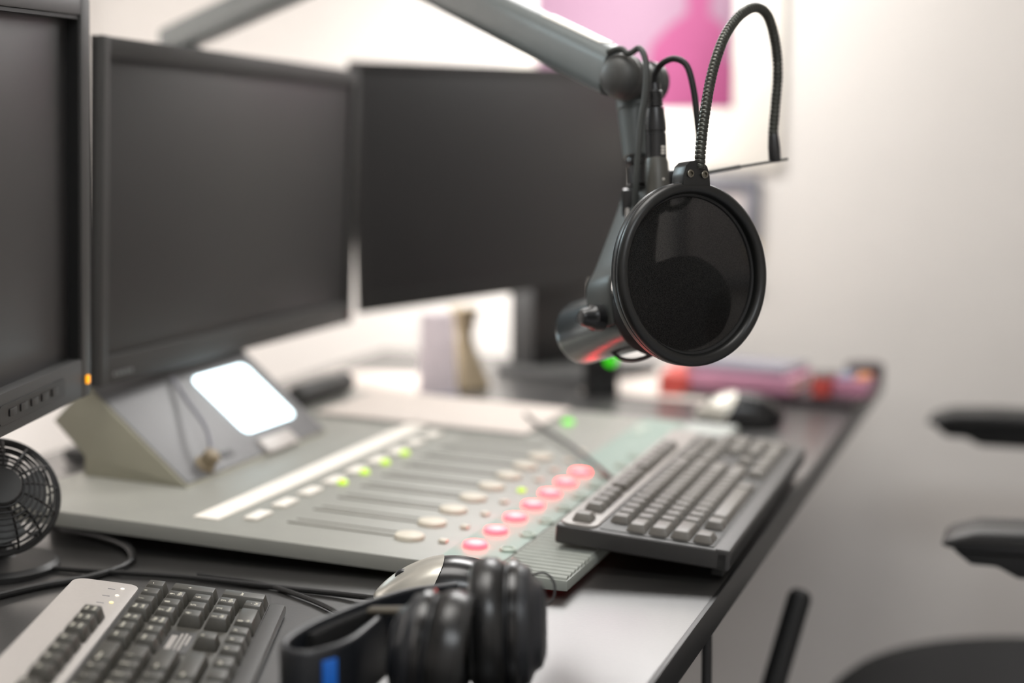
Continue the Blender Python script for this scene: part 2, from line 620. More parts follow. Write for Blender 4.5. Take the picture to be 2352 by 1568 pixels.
def pr_xz(bm, poly, y0, y1, mi=0, bev=0.0):
    """extrude an (x,z) outline along y"""
    b2 = new()
    prism(b2, [(x, -z) for x, z in poly], y0, y1, 0, None, bev)
    # prism local (x, -z, y) -> world (x, y, z)
    mt = Matrix(((1, 0, 0, 0), (0, 0, 1, 0), (0, -1, 0, 0), (0, 0, 0, 1)))
    append(bm, b2, mi, mt)


b = new()
pr_xz(b, [(XA, zs(XA)), (-0.415, zs(-0.415)), (-0.415, zs(-0.415)-0.013), (XA, zs(XA)-0.0145)], YA, YB, 0, 0.0015)
wpart('body', b, 'console', con)
b = new()
pr_xz(b, [(-0.415, zs(-0.415)-0.001), (XB, zs(XB)-0.001), (XB, zs(XB)-0.0095), (-0.415, zs(-0.415)-0.0125)], YA, YB, 0, 0.001)
y = YA+0.005
while y < YB-0.004:
    cyl(b, (-0.412, y, zs(-0.412)-0.002), (XB-0.001, y, zs(XB)-0.002), 0.0040, None, 8)
    y += 0.0096
wpart('ribbed_hand_rest', b, 'console_rib', con)
b = new()
pr_xz(b, [(-0.88, zs(-0.88)-0.0145), (-0.43, zs(-0.43)-0.013), (-0.40, DZ+0.0005), (-0.88, DZ+0.0005)], YA+0.05, YB-0.03)
wpart('base', b, 'console_dark', con)
NCH, CP = 13, 0.0512
b = new()
pr_xz(b, [(-0.468, zs(-0.468)+0.0004), (-0.416, zs(-0.416)+0.0004), (-0.416, zs(-0.416)-0.001), (-0.468, zs(-0.468)-0.001)], YA+0.012, YB-0.01)
wpart('button_field', b, 'teal', con)
for i in range(NCH):
    y = 1.183+CP*i
    if i < 9:
        b = new()
        box(b, (0, 0, 0.0006), (0.105, 0.0035, 0.0012), 0.0003, 0, tiltm(-0.578, y))
        box(b, (0, 0.013, 0.0004), (0.100, 0.0012, 0.0008), 0, 0, tiltm(-0.578, y))
        wpart('fader_slot', b, 'slot', con)
    if i < 8:
        b = new()
        lathe(b, [(0.0135, 0.0), (0.0135, 0.0025), (0.0125, 0.0038), (0.008, 0.0044), (0, 0.0044)], 28, 0, Matrix.Diagonal((1.0, 0.9, 1, 1)))
        o = obj('fader_knob', b, 'knob', con)
        o.matrix_local = inv(con) @ tiltm(-0.513, y)
    if i < 7:
        b = new()
        lathe(b, [(0.0105, 0.0), (0.0105, 0.0026), (0.0096, 0.0038), (0.006, 0.0044), (0, 0.0046)], 28)
        o = obj('red_button', b, 'red', con)
        o.matrix_local = inv(con) @ tiltm(-0.452, y)
        o['label'] = 'round button glowing red'
    if i < 9:
        b = new(); box(b, (0, 0, 0.0015), (0.0075, 0.0075, 0.003), 0.0012)
        o = obj('small_button', b, 'lime' if i == 4 else 'knob', con)
        o.matrix_local = inv(con) @ tiltm(-0.4815, y)
        b = new()
        lathe(b, [(0.0072, 0), (0.0072, 0.002), (0.0062, 0.0028), (0.0050, 0.0028), (0.0046, 0.0016), (0, 0.0016)], 20)
        o = obj('cue_button', b, 'cue', con)
        o.matrix_local = inv(con) @ tiltm(-0.4225, y)
    if i < 9:
        b = new(); box(b, (0, 0, 0.0015), (0.014, 0.030, 0.003), 0.0012)
        o = obj('label_pad', b, 'pad', con)
        o.matrix_local = inv(con) @ tiltm(-0.6625, y+0.004)
    if 3 <= i <= 6:
        b = new()
        lathe(b, [(0.0048, 0), (0.0048, 0.003), (0.003, 0.0042), (0, 0.0045)], 16)
        o = obj('channel_lamp', b, 'lime', con)
        o.matrix_local = inv(con) @ tiltm(-0.6505, y-0.0005)
b = new()
lathe(b, [(0.0075, 0), (0.0075, 0.003), (0.005, 0.0048), (0, 0.005)], 20)
o = obj('signal_lamp', b, 'green', con)
o.matrix_local = inv(con) @ tiltm(-0.545, 1.743)
b = new(); box(b, (0, 0, 0.0006), (0.026, 0.48, 0.0012), 0.0004, 0, tiltm(-0.7005, 1.400)); wpart('label_strip', b, 'paper', con)
b = new(); box(b, (0, 0, 0.0005), (0.27, 0.18, 0.0010), 0.0004, 0, tiltm(-0.700, 1.732, 0.0026)); wpart('cover_sheet', b, 'pale_sheet', con)
b = new(); box(b, (0, 0, 0.0008), (0.012, 0.050, 0.0016), 0.0004, 0, tiltm(-0.455, 1.745)); wpart('label_strip', b, 'cue', con)
# meter bridge: a sloping head over the back of the console, faces the user
AW = R(40)
WP = Vector((-0.774, 0, 0.7607))
WE = Vector((-math.cos(AW), 0, math.sin(AW)))
WN = Vector((math.sin(AW), 0, math.cos(AW)))


def wed(v, y, h=0.0):
    return Vector((WP.x, y, WP.z))+WE*v+WN*h


b = new()
q = [wed(0, 0), wed(0.145, 0), Vector((-0.908, 0, 0.834)), Vector((-0.925, 0, 0.818)), Vector((-0.890, 0, 0.784)), Vector((-0.892, 0, zs(-0.89)-0.001)), Vector((-0.775, 0, zs(-0.775)-0.001))]
pr_xz(b, [(p.x, p.z) for p in q], 1.2505, 1.5535, 0, 0.0015)
bridge = wpart('meter_bridge', b, 'bridge_side', con)


def wm(v, y, h=0.0):
    """frame on the sloping face: x along +y of the room, y up the slope, z out of it"""
    m = Matrix((Vector((0, 1, 0)), WE, WN)).transposed().to_4x4()
    m.translation = wed(v, y, h)
    return m


def bpart(name, bm, m):
    o = wpart(name, bm, m, con)
    o.parent = bridge
    return o


b = new(); box(b, (0, 0, 0.0008), (0.296, 0.136, 0.0016), 0.0006, 0, wm(0.072, 1.402)); bpart('face_plate', b, 'bridge')
b = new(); prism(b, rrect(0.113, 0.087, 0.010, 6), 0.0012, 0.0032, 0, wm(0.0775, 1.4655)); bpart('lit_display', b, 'display')
b = new(); box(b, (0, 0, 0.003), (0.068, 0.020, 0.006), 0.002, 0, wm(0.011, 1.445)); bpart('push_panel', b, 'silver')
b = new(); box(b, (0, 0, 0.0015), (0.020, 0.008, 0.003), 0.001, 0, wm(0.020, 1.349)); bpart('dark_switch', b, 'bezel_black')
b = new(); lathe(b, [(0.011, 0), (0.011, 0.004), (0.0085, 0.006), (0.0085, 0.018), (0.006, 0.020), (0, 0.020)], 20, 0, wm(0.016, 1.300)); bpart('brown_knob', b, 'olive')
b = new(); tube(b, [wed(0.020, 1.302, 0.018), wed(0.045, 1.320, 0.022), wed(0.09, 1.352, 0.012), wed(0.125, 1.375, 0.006)], 0.0022); bpart('short_lead', b, 'frame_grey')

# ------------------------------------------------------------------ keyboards
U = 0.01905
G = [('Esc', 0.5, 5.5, 1)] + [('F%d' % (k+1), 2.5+k+0.5*(k//4), 5.5, 1) for k in range(12)] + [('Print\nScreen', 15.75, 5.5, 1), ('Scroll\nLock', 16.75, 5.5, 1), ('Pause\nBreak', 17.75, 5.5, 1)]
G += [(c, 0.5+k, 4, 1) for k, c in enumerate('~1234567890-=')] + [('Backspace', 14, 4, 2), ('Insert', 15.75, 4, 1), ('Home', 16.75, 4, 1), ('Page\nUp', 17.75, 4, 1), ('Num\nLock', 19, 4, 1), ('/', 20, 4, 1), ('*', 21, 4, 1), ('-', 22, 4, 1)]
G += [('Tab', 0.75, 3, 1.5)] + [(c, 2+k, 3, 1) for k, c in enumerate('QWERTYUIOP[]')] + [('\\', 14.25, 3, 1.5), ('Delete', 15.75, 3, 1), ('End', 16.75, 3, 1), ('Page\nDown', 17.75, 3, 1), ('7\nHome', 19, 3, 1), ('8', 20, 3, 1), ('9\nPgUp', 21, 3, 1)]
G += [('Caps', 0.875, 2, 1.75)] + [(c, 2.25+k, 2, 1) for k, c in enumerate("ASDFGHJKL;'")] + [('Enter', 13.875, 2, 2.25), ('4', 19, 2, 1), ('5', 20, 2, 1), ('6', 21, 2, 1)]
G += [('Shift', 1.125, 1, 2.25)] + [(c, 2.75+k, 1, 1) for k, c in enumerate('ZXCVBNM,./')] + [('Shift', 13.625, 1, 2.75), ('^', 16.75, 1, 1), ('1\nEnd', 19, 1, 1), ('2', 20, 1, 1), ('3\nPgDn', 21, 1, 1)]
G += [('Ctrl', 0.625, 0, 1.25), ('', 1.875, 0, 1.25), ('Alt', 3.125, 0, 1.25), (' ', 6.875, 0, 6.25), ('Alt', 10.625, 0, 1.25), ('', 11.875, 0, 1.25), ('', 13.125, 0, 1.25), ('Ctrl', 14.375, 0, 1.25), ('<', 15.75, 0, 1), ('v', 16.75, 0, 1), ('>', 17.75, 0, 1), ('0\nIns', 19.5, 0, 2), ('.\nDel', 21, 0, 1)]
G += [('+', 22, 2.5, -2), ('Enter', 22, 0.5, -2)]      # the two tall keys of the number pad


def key_mesh(s, wk, dk, kh, legend):
    b = new()
    box(b, (0, 0, kh/2), (wk, dk, kh), 0.0012, 0, None, 2, ((wk-0.0055)/wk, (dk-0.0062)/dk))
    if legend and s.strip():
        lines = s.split('\n')
        wide = wk > 0.02
        ax = (-wk/2+0.0062) if wide else 0
        for k, l in enumerate(lines):
            sz = 0.0050 if len(l) == 1 else (0.0032 if len(l) <= 4 else 0.0027)
            if len(lines) == 1 and len(l) == 1:
                xo, yo = -0.0025 if not l.isdigit() else -0.0028, 0.0022
            elif l.isdigit():
                xo, yo, sz = -0.0028, 0.0024, 0.0050
            else:
                xo, yo = -0.0012, (0.0026 if (k == 0 and len(lines) > 1) else (-0.0026 if len(lines) > 1 else 0.0015))
            text_bm(b, l, sz*1.15, Matrix.Translation((ax+xo, yo, kh+0.00005)), 1, 0.00012)
    return b


def keyboard(label, loc, rot, W, D, zdeck, kh, mats, legend, keys, rowy, xoff, panel_x, framep):
    root = thing('keyboard', label, 'keyboard', loc, rot)
    deck, frame, keym, panel = mats
    x0 = -W/2+xoff
    b = new()
    box(b, (0, 0, zdeck/2), (W, D, zdeck), 0.003, 0, None, 3)
    # raised front lip and end lips
    box(b, (0, -D/2+0.007, zdeck/2+0.0002), (W, 0.014, zdeck+0.0014), 0.0035, 0, None, 3)
    obj('case', b, frame, root)
    if panel:
        b = new(); prism(b, rrect(W-0.006, D/2-framep-0.004, 0.010, 5), 0, 0.003, 0, Matrix.Translation((0, (D/2+framep)/2, zdeck-0.001)), 0.0008)
        obj('silver_panel', b, panel, root)
    b = new(); box(b, (panel_x, (-D/2+0.014+framep)/2, zdeck+0.0002), (W-0.012, framep+D/2-0.016, 0.0012), 0.0004)
    obj('deck', b, deck, root)
    cache = {}
    for s, x, yy, k in keys:
        wk, dk = (k*U-0.0012, U-0.0012) if k > 0 else (U-0.0012, -k*U-0.0012)
        kk = (s if legend else '', k)
        if kk not in cache:
            bm = key_mesh(s, wk, dk, kh, legend)
            o = obj('key', bm, [keym, 'legend'], root, 40)
            cache[kk] = o.data
        else:
            o = bpy.data.objects.new('key', cache[kk])
            col.objects.link(o)
            o.parent = root
        o.location = (x0+x*U, rowy+yy*U, zdeck+0.0006+(0.002 if yy > 5 else 0))
    return root


T1 = R(8.0)
rot1 = Euler((T1, 0, R(110.4)), 'XYZ')
W1, D1 = 0.446, 0.164
zd1, kh1 = 0.0072, 0.0092
rowy1 = -D1/2+0.022
mk = rot1.to_matrix()
xo1 = 0.0115
corner = Vector((-W1/2+xo1+19*U-0.0062, rowy1+4*U+0.0058, zd1+kh1))
org = Vector((-0.6098, 0.9031, 0.763))-mk @ corner
org.z = DZ+0.0008+(D1/2)*math.sin(T1)
keys1 = [g for g in G if g[1] > 1.3]
kb1 = keyboard('dark keyboard with a silver rear panel, nearest the viewer at the lower left', org, rot1, W1, D1, zd1, kh1,
               ('key_deck', 'key_frame', 'key', 'silver'), True, keys1, rowy1, xo1, 0, rowy1+4.62*U)
for k in range(3):
    b = new(); lathe(b, [(0.0015, 0), (0.0015, 0.0008), (0, 0.0014)], 12)
    o = obj('indicator_lamp', b, 'led_warm' if k == 0 else 'led_white', kb1)
    o.location = (-W1/2+xo1+(20.05+k*0.9)*U, rowy1+4.62*U+0.0125, zd1+0.0018)
    b = new(); box(b, (0, 0, 0), (0.0005, 0.0055, 0.0003))
    o = obj('lamp_mark', b, 'frame_grey', kb1)
    o.location = (-W1/2+xo1+(19.9+k*0.9)*U, rowy1+4.62*U+0.020, zd1+0.0021)
# printed sticker between the two key groups
b = new(); box(b, (0, 0, 0), (2.35*U, 0.019, 0.0006), 0.0002)
st = obj('sticker', b, 'key_frame', kb1)
st.location = (-W1/2+xo1+16.85*U, rowy1+2.05*U, zd1+0.0010)
b = new()
for yy, xa, xb, hh in ((0.0045, -0.020, 0.012, 0.0042), (0.0001, -0.020, 0.016, 0.0016), (-0.0030, -0.020, 0.018, 0.0016), (-0.0060, -0.006, 0.012, 0.0016)):
    x = xa
    while x < xb:
        l = random.uniform(0.0012, 0.0032)
        box(b, (x+l/2, yy, 0), (l, hh, 0.0003))
        x += l+0.0007
o = obj('sticker_print', b, 'silver', kb1)
o.location = (0, 0, 0.0004)
o.parent = st
for sx in (-1, 1):
    b = new(); box(b, (sx*(W1/2-0.04), D1/2-0.02, -0.0095), (0.03, 0.012, 0.017), 0.002)
    obj('flip_foot', b, 'rubber', kb1)

# second keyboard, lying across the hand rest of the console
T2 = R(4.6)
W2, D2 = 0.452, 0.150
rot2 = Euler((T2, 0, R(91.0)), 'XYZ')
org2 = Vector((-0.3165, 1.428, 0.7480))
kb2 = keyboard('grey full-size keyboard lying half across the console by the desk edge', org2, rot2, W2, D2, 0.0165, 0.0065,
               ('key_frame', 'frame_far', 'key_far', 'deck_far'), False, [g for g in G if not (g[0] in ('', '~') or g[1] > 21.5 and g[2] > 3)], -D2/2+0.026, 0.0105, 0, -D2/2+0.026+4.62*U)
for sx in (-1, 1):
    b = new(); box(b, (sx*(W2/2-0.03), -D2/2+0.012, -0.0045), (0.03, 0.010, 0.0100), 0.001)
    obj('rubber_foot', b, 'rubber', kb2)


# ------------------------------------------------------------------ mice
def mouse(label, loc, rz):
    """nose towards local -x"""
    root = thing('computer_mouse', label, 'computer mouse', loc, (0, 0, rz))
    def shell(bm, xa, xb, inset=0.0, mi=0, n=26):
        b2 = new()
        rings = []
        for i in range(n+1):
            x = xa+(xb-xa)*i/n
            t = (x+0.058)/0.116
            t = min(max(t, 0.0), 1.0)
            wdt = 0.032*(max(0.0, 1-(2*t-1)**4))**0.5*(0.92+0.14*t)
            hgt = 0.006+0.033*(math.sin(PI*min(1, t*0.92+0.02))**0.75)
            wdt = max(wdt, 0.004)-inset
            hgt = hgt-inset
            ring = []
            for k in range(17):
                a = PI*k/16
                ring.append(b2.verts.new((x, wdt*math.cos(a)*(abs(math.cos(a))**-0.25 if abs(math.cos(a)) > 0.05 else 1), 0.004+hgt*math.sin(a)**0.8)))
            rings.append(ring)
        for a, c in zip(rings[:-1], rings[1:]):
            for k in range(16):
                b2.faces.new((a[k], a[k+1], c[k+1], c[k]))
        for r_ in rings:
            b2.faces.new((r_[0], r_[0], r_[0])) if False else None
        b2.faces.new(rings[0])
        b2.faces.new(list(reversed(rings[-1])))
        for a, c in zip(rings[:-1], rings[1:]):
            b2.faces.new((a[16], a[0], c[0], c[16]))
        bmesh.ops.recalc_face_normals(b2, faces=b2.faces)
        append(bm, b2, mi)
    b = new(); shell(b, -0.0565, 0.0575); obj('shell', b, 'mouse_black', root, 60)
    b = new()
    shell(b, -0.058, 0.012, -0.0009)
    bmesh.ops.bisect_plane(b, geom=list(b.verts)+list(b.edges)+list(b.faces), plane_co=(-0.030, 0, 0.0095), plane_no=(0.12, 0, 1), clear_inner=True)
    bmesh.ops.bisect_plane(b, geom=list(b.verts)+list(b.edges)+list(b.faces), plane_co=(-0.014, 0, 0.024), plane_no=(1, 0, -0.55), clear_outer=True)
    obj('silver_buttons', b, 'mouse_silver', root, 60)
    b = new(); cyl(b, (-0.036, -0.0035, 0.0285), (-0.036, 0.0035, 0.0285), 0.0055, None, 20, 0, 0.001); obj('scroll_wheel', b, 'rubber', root)
    b = new(); prism(b, [(x*1.0, y) for x, y in rrect(0.100, 0.054, 0.024, 6)], 0.0004, 0.005); obj('underside', b, 'black', root)
    return root


mouse('silver-fronted black mouse between the console and the headphones', (-0.428, 1.062, DZ+0.0004), R(22))
mouse('silver-fronted black mouse beyond the grey keyboard near the books', (-0.372, 1.925, DZ+0.0004), R(20))

# ------------------------------------------------------------------ microphone boom arm
arm = thing('microphone_boom_arm', 'grey articulated boom arm holding the microphone above the console', 'microphone arm', (-1.06, 1.73, DZ))
P_m = pt(415, 75, 1.95); P_m = Vector((-1.06, 1.729, 1.225))
P_e = pt(850, -112, 1.65)
P_j = pt(1436, 178, 1.31)
b = new(); lathe(b, [(0.045, 0), (0.045, 0.012), (0.03, 0.016), (0.018, 0.02), (0.018, 0.40), (0.016, 0.46)], 28, 0, Matrix.Translation((-1.06, 1.729, DZ+0.0005)))
cyl(b, (-1.06, 1.729, 1.19), (-1.06, 1.729, 1.215), 0.021, 0.021, 24, 0, 0.002)
wpart('mast', b, 'arm_dark', arm)
b = new()
dd = (P_e-P_m).normalized()
sweep(b, [P_m-dd*0.024, P_m+(P_e-P_m)*0.5, P_e], rrect(0.040, 0.036, 0.013, 5), 0, False, None, (0, 0, 1))
wpart('rear_arm', b, 'arm', arm)
b = new()
af = (P_j-P_e).normalized()
sweep(b, [P_e, P_e+(P_j-P_e)*0.5, P_j-af*0.012], rrect(0.034, 0.041, 0.012, 5), 0, False, [0.95, 1.0, 1.0], (0, 0, 1))
fa = wpart('front_arm', b, 'arm', arm)
b = new(); lathe(b, [(0.001, -0.026), (0.022, -0.024), (0.026, -0.02), (0.026, 0.02), (0.022, 0.024), (0.001, 0.026)], 32, 0, align(P_e, RT)); wpart('elbow_joint', b, 'arm_dark', arm)
# pale strip along the top of the front arm
b = new()
pa, pb = P_e+(P_j-P_e)*0.73, P_e+(P_j-P_e)*0.925
sd = af.cross(Vector((0, 0, 1))).normalized(); un = sd.cross(af)
sweep(b, [pa+un*0.0206, pb+un*0.0206], rrect(0.016, 0.0012, 0.0005, 2), 0, False, None, (0, 0, 1)); wpart('pale_strip', b, 'pad', arm).parent = fa
# joint: domed knob facing the viewer's left, drum and second disc behind
ja = (RT*0.62+FW*0.78).normalized()
b = new()
lathe(b, [(0, -0.0175), (0.008, -0.0168), (0.0135, -0.0145), (0.0175, -0.010), (0.0195, -0.004), (0.0195, 0.000), (0.0185, 0.0015), (0.0195, 0.003), (0.0195, 0.006)], 40, 0, align(P_j-ja*0.004, ja))
wpart('joint_knob', b, 'arm_dark', arm)
b = new()
lathe(b, [(0.0165, 0.004), (0.0165, 0.034), (0.0190, 0.035), (0.0190, 0.045), (0.016, 0.049), (0, 0.050)], 36, 0, align(P_j-ja*0.004, ja))
wpart('joint_drum', b, 'yoke', arm)
# hanging tube below the joint
T_a, T_b = pt(1452, 222, 1.335), pt(1463, 362, 1.325)
b = new()
ta = (T_b-T_a).normalized(); L = (T_b-T_a).length
lathe(b, [(0.0145, -0.006), (0.0145, 0.012), (0.0132, 0.0125), (0.0132, 0.0135), (0.0138, 0.014), (0.0118, L-0.001), (0.0105, L)], 28, 0, align(T_a, ta))
wpart('hanging_tube', b, 'arm', arm)
b = new()
T_c = pt(1466, 425, 1.32); T_d = pt(1467, 480, 1.315)
cyl(b, T_b, T_c, 0.0078, None, 20)
cyl(b, T_b+(T_c-T_b)*0.06, T_b+(T_c-T_b)*0.30, 0.0098, None, 20, 0, 0.001)
wpart('threaded_stud', b, 'plug', arm)

# ------------------------------------------------------------------ microphone
ma = (RT*0.56-FW*0.80+UP*0.17).normalized()
MB = pt(1322, 768, 1.365)              # rear end of the body
mic = thing('broadcast_microphone', 'dark grey broadcast microphone with foam windscreen hanging behind the pop filter', 'microphone', MB)
fm = align(MB, ma)
b = new()
lathe(b, [(0.0, 0.000), (0.016, 0.0008), (0.024, 0.003), (0.0272, 0.0065), (0.0285, 0.012), (0.0285, 0.105), (0.0275, 0.108)], 48, 0, fm)
wpart('body', b, 'mic', mic)
b = new()
lathe(b, [(0.028, 0.096), (0.0345, 0.099), (0.0375, 0.106), (0.0385, 0.13), (0.0385, 0.150), (0.036, 0.163), (0.029, 0.173), (0.016, 0.179), (0, 0.180)], 48, 0, fm)
wpart('foam_windscreen', b, 'foam', mic)
# yoke: a strap on either side of the body meeting above it
sl = (-RT*0.80-FW*0.56).normalized()
sl = (sl-ma*sl.dot(ma)).normalized()
uu = ma.cross(sl)
if uu.z < 0:
    uu = -uu
piv = MB+ma*0.080
topc = T_c+Vector((0, 0, -0.006))
for s in (1, -1):
    b = new()
    p0 = piv+sl*s*0.0320
    pp = [topc+sl*s*0.004, topc+sl*s*0.010-Vector((0, 0, 0.016)), p0+uu*0.046-sl*s*0.013, p0+uu*0.025, p0-uu*0.008]
    # strap: wide along the mic axis
    path = catmull(pp, 6)
    sec = rrect(0.0045, 0.032, 0.002, 3)
    sweep(b, path, sec, 0, False, None, ma)
    ya = wpart('yoke_arm', b, 'yoke', mic)
    b = new()
    lathe(b, [(0.011, 0), (0.011, 0.010), (0.0085, 0.013), (0.0075, 0.019), (0.0055, 0.022), (0, 0.0228)], 24, 0, align(p0+sl*s*0.001, sl*s))
    wpart('pivot_knob', b, 'plug', mic).parent = ya
    b = new()
    cyl(b, piv+sl*s*0.026, p0+sl*s*0.001, 0.008, None, 16)
    wpart('pivot_pin', b, 'chrome', mic).parent = ya
b = new()
box(b, (-0.002, 0, -0.010), (0.024, 0.020, 0.026), 0.003, 0, Matrix.Translation(topc) @ Matrix.Rotation(YAW, 4, 'Z'))
cyl(b, T_c, topc, 0.0098, None, 20)
wpart('yoke_head', b, 'plug', mic)
b = new()
cyl(b, pt(1443, 478, 1.30), pt(1443, 520, 1.30), 0.0026, None, 12)
wpart('chrome_pin', b, 'chrome', mic)
# connector of the microphone, lower grey half (the cable's plug goes into it)
C0, C1 = pt(1508, 365, 1.285), pt(1513, 470, 1.28)
b = new()
lathe(b, [(0.0088, 0), (0.0098, 0.003), (0.0102, 0.02), (0.0100, (C1-C0).length)], 24, 0, align(C0, C1-C0))
box(b, (0, 0, 0), (0.006, 0.002, 0.006), 0.0005, 0, Matrix.Translation(pt(1500, 440, 1.29)))
conn = wpart('connector_socket', b, 'plug_grey', mic)
b = new(); cyl(b, C1, topc+Vector((0.005, 0.0, -0.004)), 0.0085, 0.0075, 16); cyl(b, C1, C1+(C0-C1).normalized()*0.004, 0.0101, None, 16)
wpart('connector_bracket', b, 'yoke', mic)
b = new()
box(b, (0, 0, 0), (0.0018, 0.0008, 0.0018), 0.0003, 0, Matrix.Translation(pt(1524, 411, 1.273)) @ Matrix.Rotation(YAW, 4, 'Z'))
wpart('pale_mark', b, 'pad', mic).parent = conn
# internal lead of the microphone below the body
b = new(); tube(b, [pt(1398, 800, 1.31), pt(1425, 822, 1.30), pt(1460, 826, 1.285), pt(1500, 812, 1.27), pt(1530, 780, 1.262)], 0.0018)
wpart('short_lead', b, 'rubber', mic)

# ------------------------------------------------------------------ XLR cable
xl = thing('xlr_cable', 'black audio cable with a ribbed plug looping over to the pop filter side', 'cable', pt(1507, 195, 1.285))
axd = (C1-C0).normalized()
PT = pt(1503, 192, 1.285)
b = new()
LL = (C0-PT).length
prof = [(0.0050, 0.0), (0.0056, 0.006)]
for k in range(5):
    z0 = 0.007+k*0.0026
    prof += [(0.0068, z0), (0.0068, z0+0.0016), (0.0056, z0+0.0018), (0.0056, z0+0.0024)]
prof += [(0.0074, 0.021), (0.0078, 0.024), (0.0090, 0.034), (0.0090, 0.040), (0.0082, 0.0405), (0.0082, 0.042), (0.0088, 0.0425), (0.0088, LL-0.001), (0.0080, LL)]
lathe(b, prof, 28, 0, align(PT, C0-PT))
plug = wpart('plug', b, 'plug', xl)
b = new()
for k in range(3):
    box(b, (0, 0, -0.0026*k), (0.0036, 0.0008, 0.0018), 0.0002, 0, Matrix.Translation(pt(1523, 337, 1.275)) @ Matrix.Rotation(YAW+0.6, 4, 'Z'))
o = wpart('plug_print', b, 'pad', xl); o.parent = plug
b = new()
tube(b, [PT, pt(1507, 165, 1.28), pt(1525, 143, 1.27), pt(1552, 135, 1.265), pt(1578, 152, 1.26), pt(1593, 205, 1.258), pt(1601, 270, 1.258), pt(1607, 330, 1.26), pt(1606, 380, 1.262), pt(1596, 430, 1.264), pt(1570, 470, 1.27), pt(1535, 480, 1.28)], 0.0027, 12)
wpart('lead', b, 'rubber', xl)
st = tag(obj('arm_cable', new(), 'rubber'), 'thin grey cable looped over the boom joint and down its tube', 'cable')
b = new()
tube(b, [pt(1395, 120, 1.30), pt(1425, 112, 1.293), pt(1440, 122, 1.29), pt(1452, 120, 1.287), pt(1468, 111, 1.283), pt(1480, 128, 1.278), pt(1485, 165, 1.275), pt(1481, 225, 1.275), pt(1472, 280, 1.277), pt(1466, 350, 1.278), pt(1461, 420, 1.28), pt(1460, 475, 1.285), pt(1466, 520, 1.29)], 0.0027, 12)
bme = bpy.data.meshes.new('arm_cable'); b.to_mesh(bme); b.free(); bme.materials.append(M['yoke'])
bme.polygons.foreach_set('use_smooth', [True]*len(bme.polygons))
st.data = bme

# ------------------------------------------------------------------ pop filter
pn = (RT*0.51-FW*0.860+UP*0.0).normalized()
PC = pt(1590, 629, 1.185)
pop = thing('pop_filter', 'round black pop filter on a gooseneck in front of the microphone', 'pop filter', PC)
side = UP.cross(pn).normalized()
pu = pn.cross(side)
fp = Matrix((side, pu, pn)).transposed().to_4x4()
fp.translation = PC
RO, RI = 0.0720, 0.0630
b = new()
prof = [(RI, -0.006), (RI-0.0008, -0.002), (RI-0.0004, 0.0025), (RI+0.0012, 0.0052), (RI+0.0035, 0.0064), (RI+0.006, 0.0060), (RO-0.0008, 0.0040), (RO, 0.001), (RO-0.0006, -0.0014), (RO-0.0016, -0.0020), (RO-0.0006, -0.0026), (RO-0.0004, -0.0066), (RO-0.002, -0.0086), (RI+0.003, -0.009), (RI, -0.006)]
lathe(b, prof, 128, 0, fp, False)
wpart('ring', b, 'ring', pop, 50)
b = new()
lathe(b, [(0, -0.0035), (0.02, -0.0034), (0.045, -0.0033), (RI+0.001, -0.003)], 96, 0, fp, False)
gz = wpart('gauze', b, 'gauze', pop)
b = new()
lathe(b, [(RI-0.0014, -0.0045), (RI-0.0030, -0.0035), (RI-0.0024, -0.0018), (RI, -0.0010)], 96, 0, fp, False)
wpart('gauze_hem', b, 'black', pop).parent = gz
# clip with two socket screws at the top of the ring
b = new()
hc = RO+0.0055
poly = [(-0.0135, -0.010), (0.0135, -0.010), (0.0128, -0.001), (0.0105, 0.006), (0.0065, 0.0095), (0.0, 0.0105), (-0.0065, 0.0095), (-0.0105, 0.006), (-0.0128, -0.001)]
prism(b, poly, -0.0095, 0.0062, 0, fp @ Matrix.Translation((0, hc, 0)), 0.0016)
clip = wpart('clip', b, 'ring', pop)
for s in (-1, 1):
    b = new()
    lathe(b, [(0.0032, 0.0), (0.0032, 0.0014), (0.0026, 0.0019), (0.0017, 0.0019), (0.0015, 0.0004), (0, 0.0004)], 24, 0, fp @ Matrix.Translation((s*0.0068, hc-0.0005, 0.006)))
    wpart('screw', b, 'steel', pop).parent = clip
# gooseneck
gp = [(1607, 388, 1.183), (1609, 345, 1.184), (1614, 295, 1.187), (1622, 240, 1.192), (1632, 185, 1.20), (1645, 135, 1.208), (1664, 85, 1.22), (1692, 43, 1.235), (1722, 20, 1.25), (1745, 19, 1.262), (1764, 38, 1.275), (1776, 75, 1.285), (1784, 125, 1.295), (1786, 175, 1.30), (1781, 240, 1.304), (1776, 300, 1.306), (1776, 318, 1.306)]
base = catmull([pt(*g) for g in gp], 40)
# resample by arc length so that the coils are even
cum = [0]
for a, c in zip(base[:-1], base[1:]):
    cum.append(cum[-1]+(c-a).length)
step, pitch = 0.0005, 0.0036
res, scl = [], []
sdist, j = 0.0, 0
while sdist < cum[-1]:
    while cum[j+1] < sdist:
        j += 1
    t = (sdist-cum[j])/max(1e-9, cum[j+1]-cum[j])
    res.append(base[j].lerp(base[j+1], t))
    ph = (sdist % pitch)/pitch
    scl.append(0.95+0.05*math.sin(PI*(ph-0.2)/0.8)**0.5 if ph > 0.2 else 0.84)
    sdist += step
b = new(); sweep(b, res, circ(0.0043, 16), 0, False, scl); wpart('gooseneck', b, 'goose', pop, 60)
G0, G1 = pt(1776, 308, 1.306), pt(1780, 372, 1.306)
b = new(); lathe(b, [(0.0040, 0), (0.0046, 0.004), (0.0052, 0.012), (0.0052, (G1-G0).length-0.002), (0.004, (G1-G0).length)], 20, 0, align(G0, G1-G0)); wpart('ferrule', b, 'plug', pop)
b = new()
cyl(b, pt(1810, 365, 1.305), pt(1700, 382, 1.303), 0.0012, None, 10)
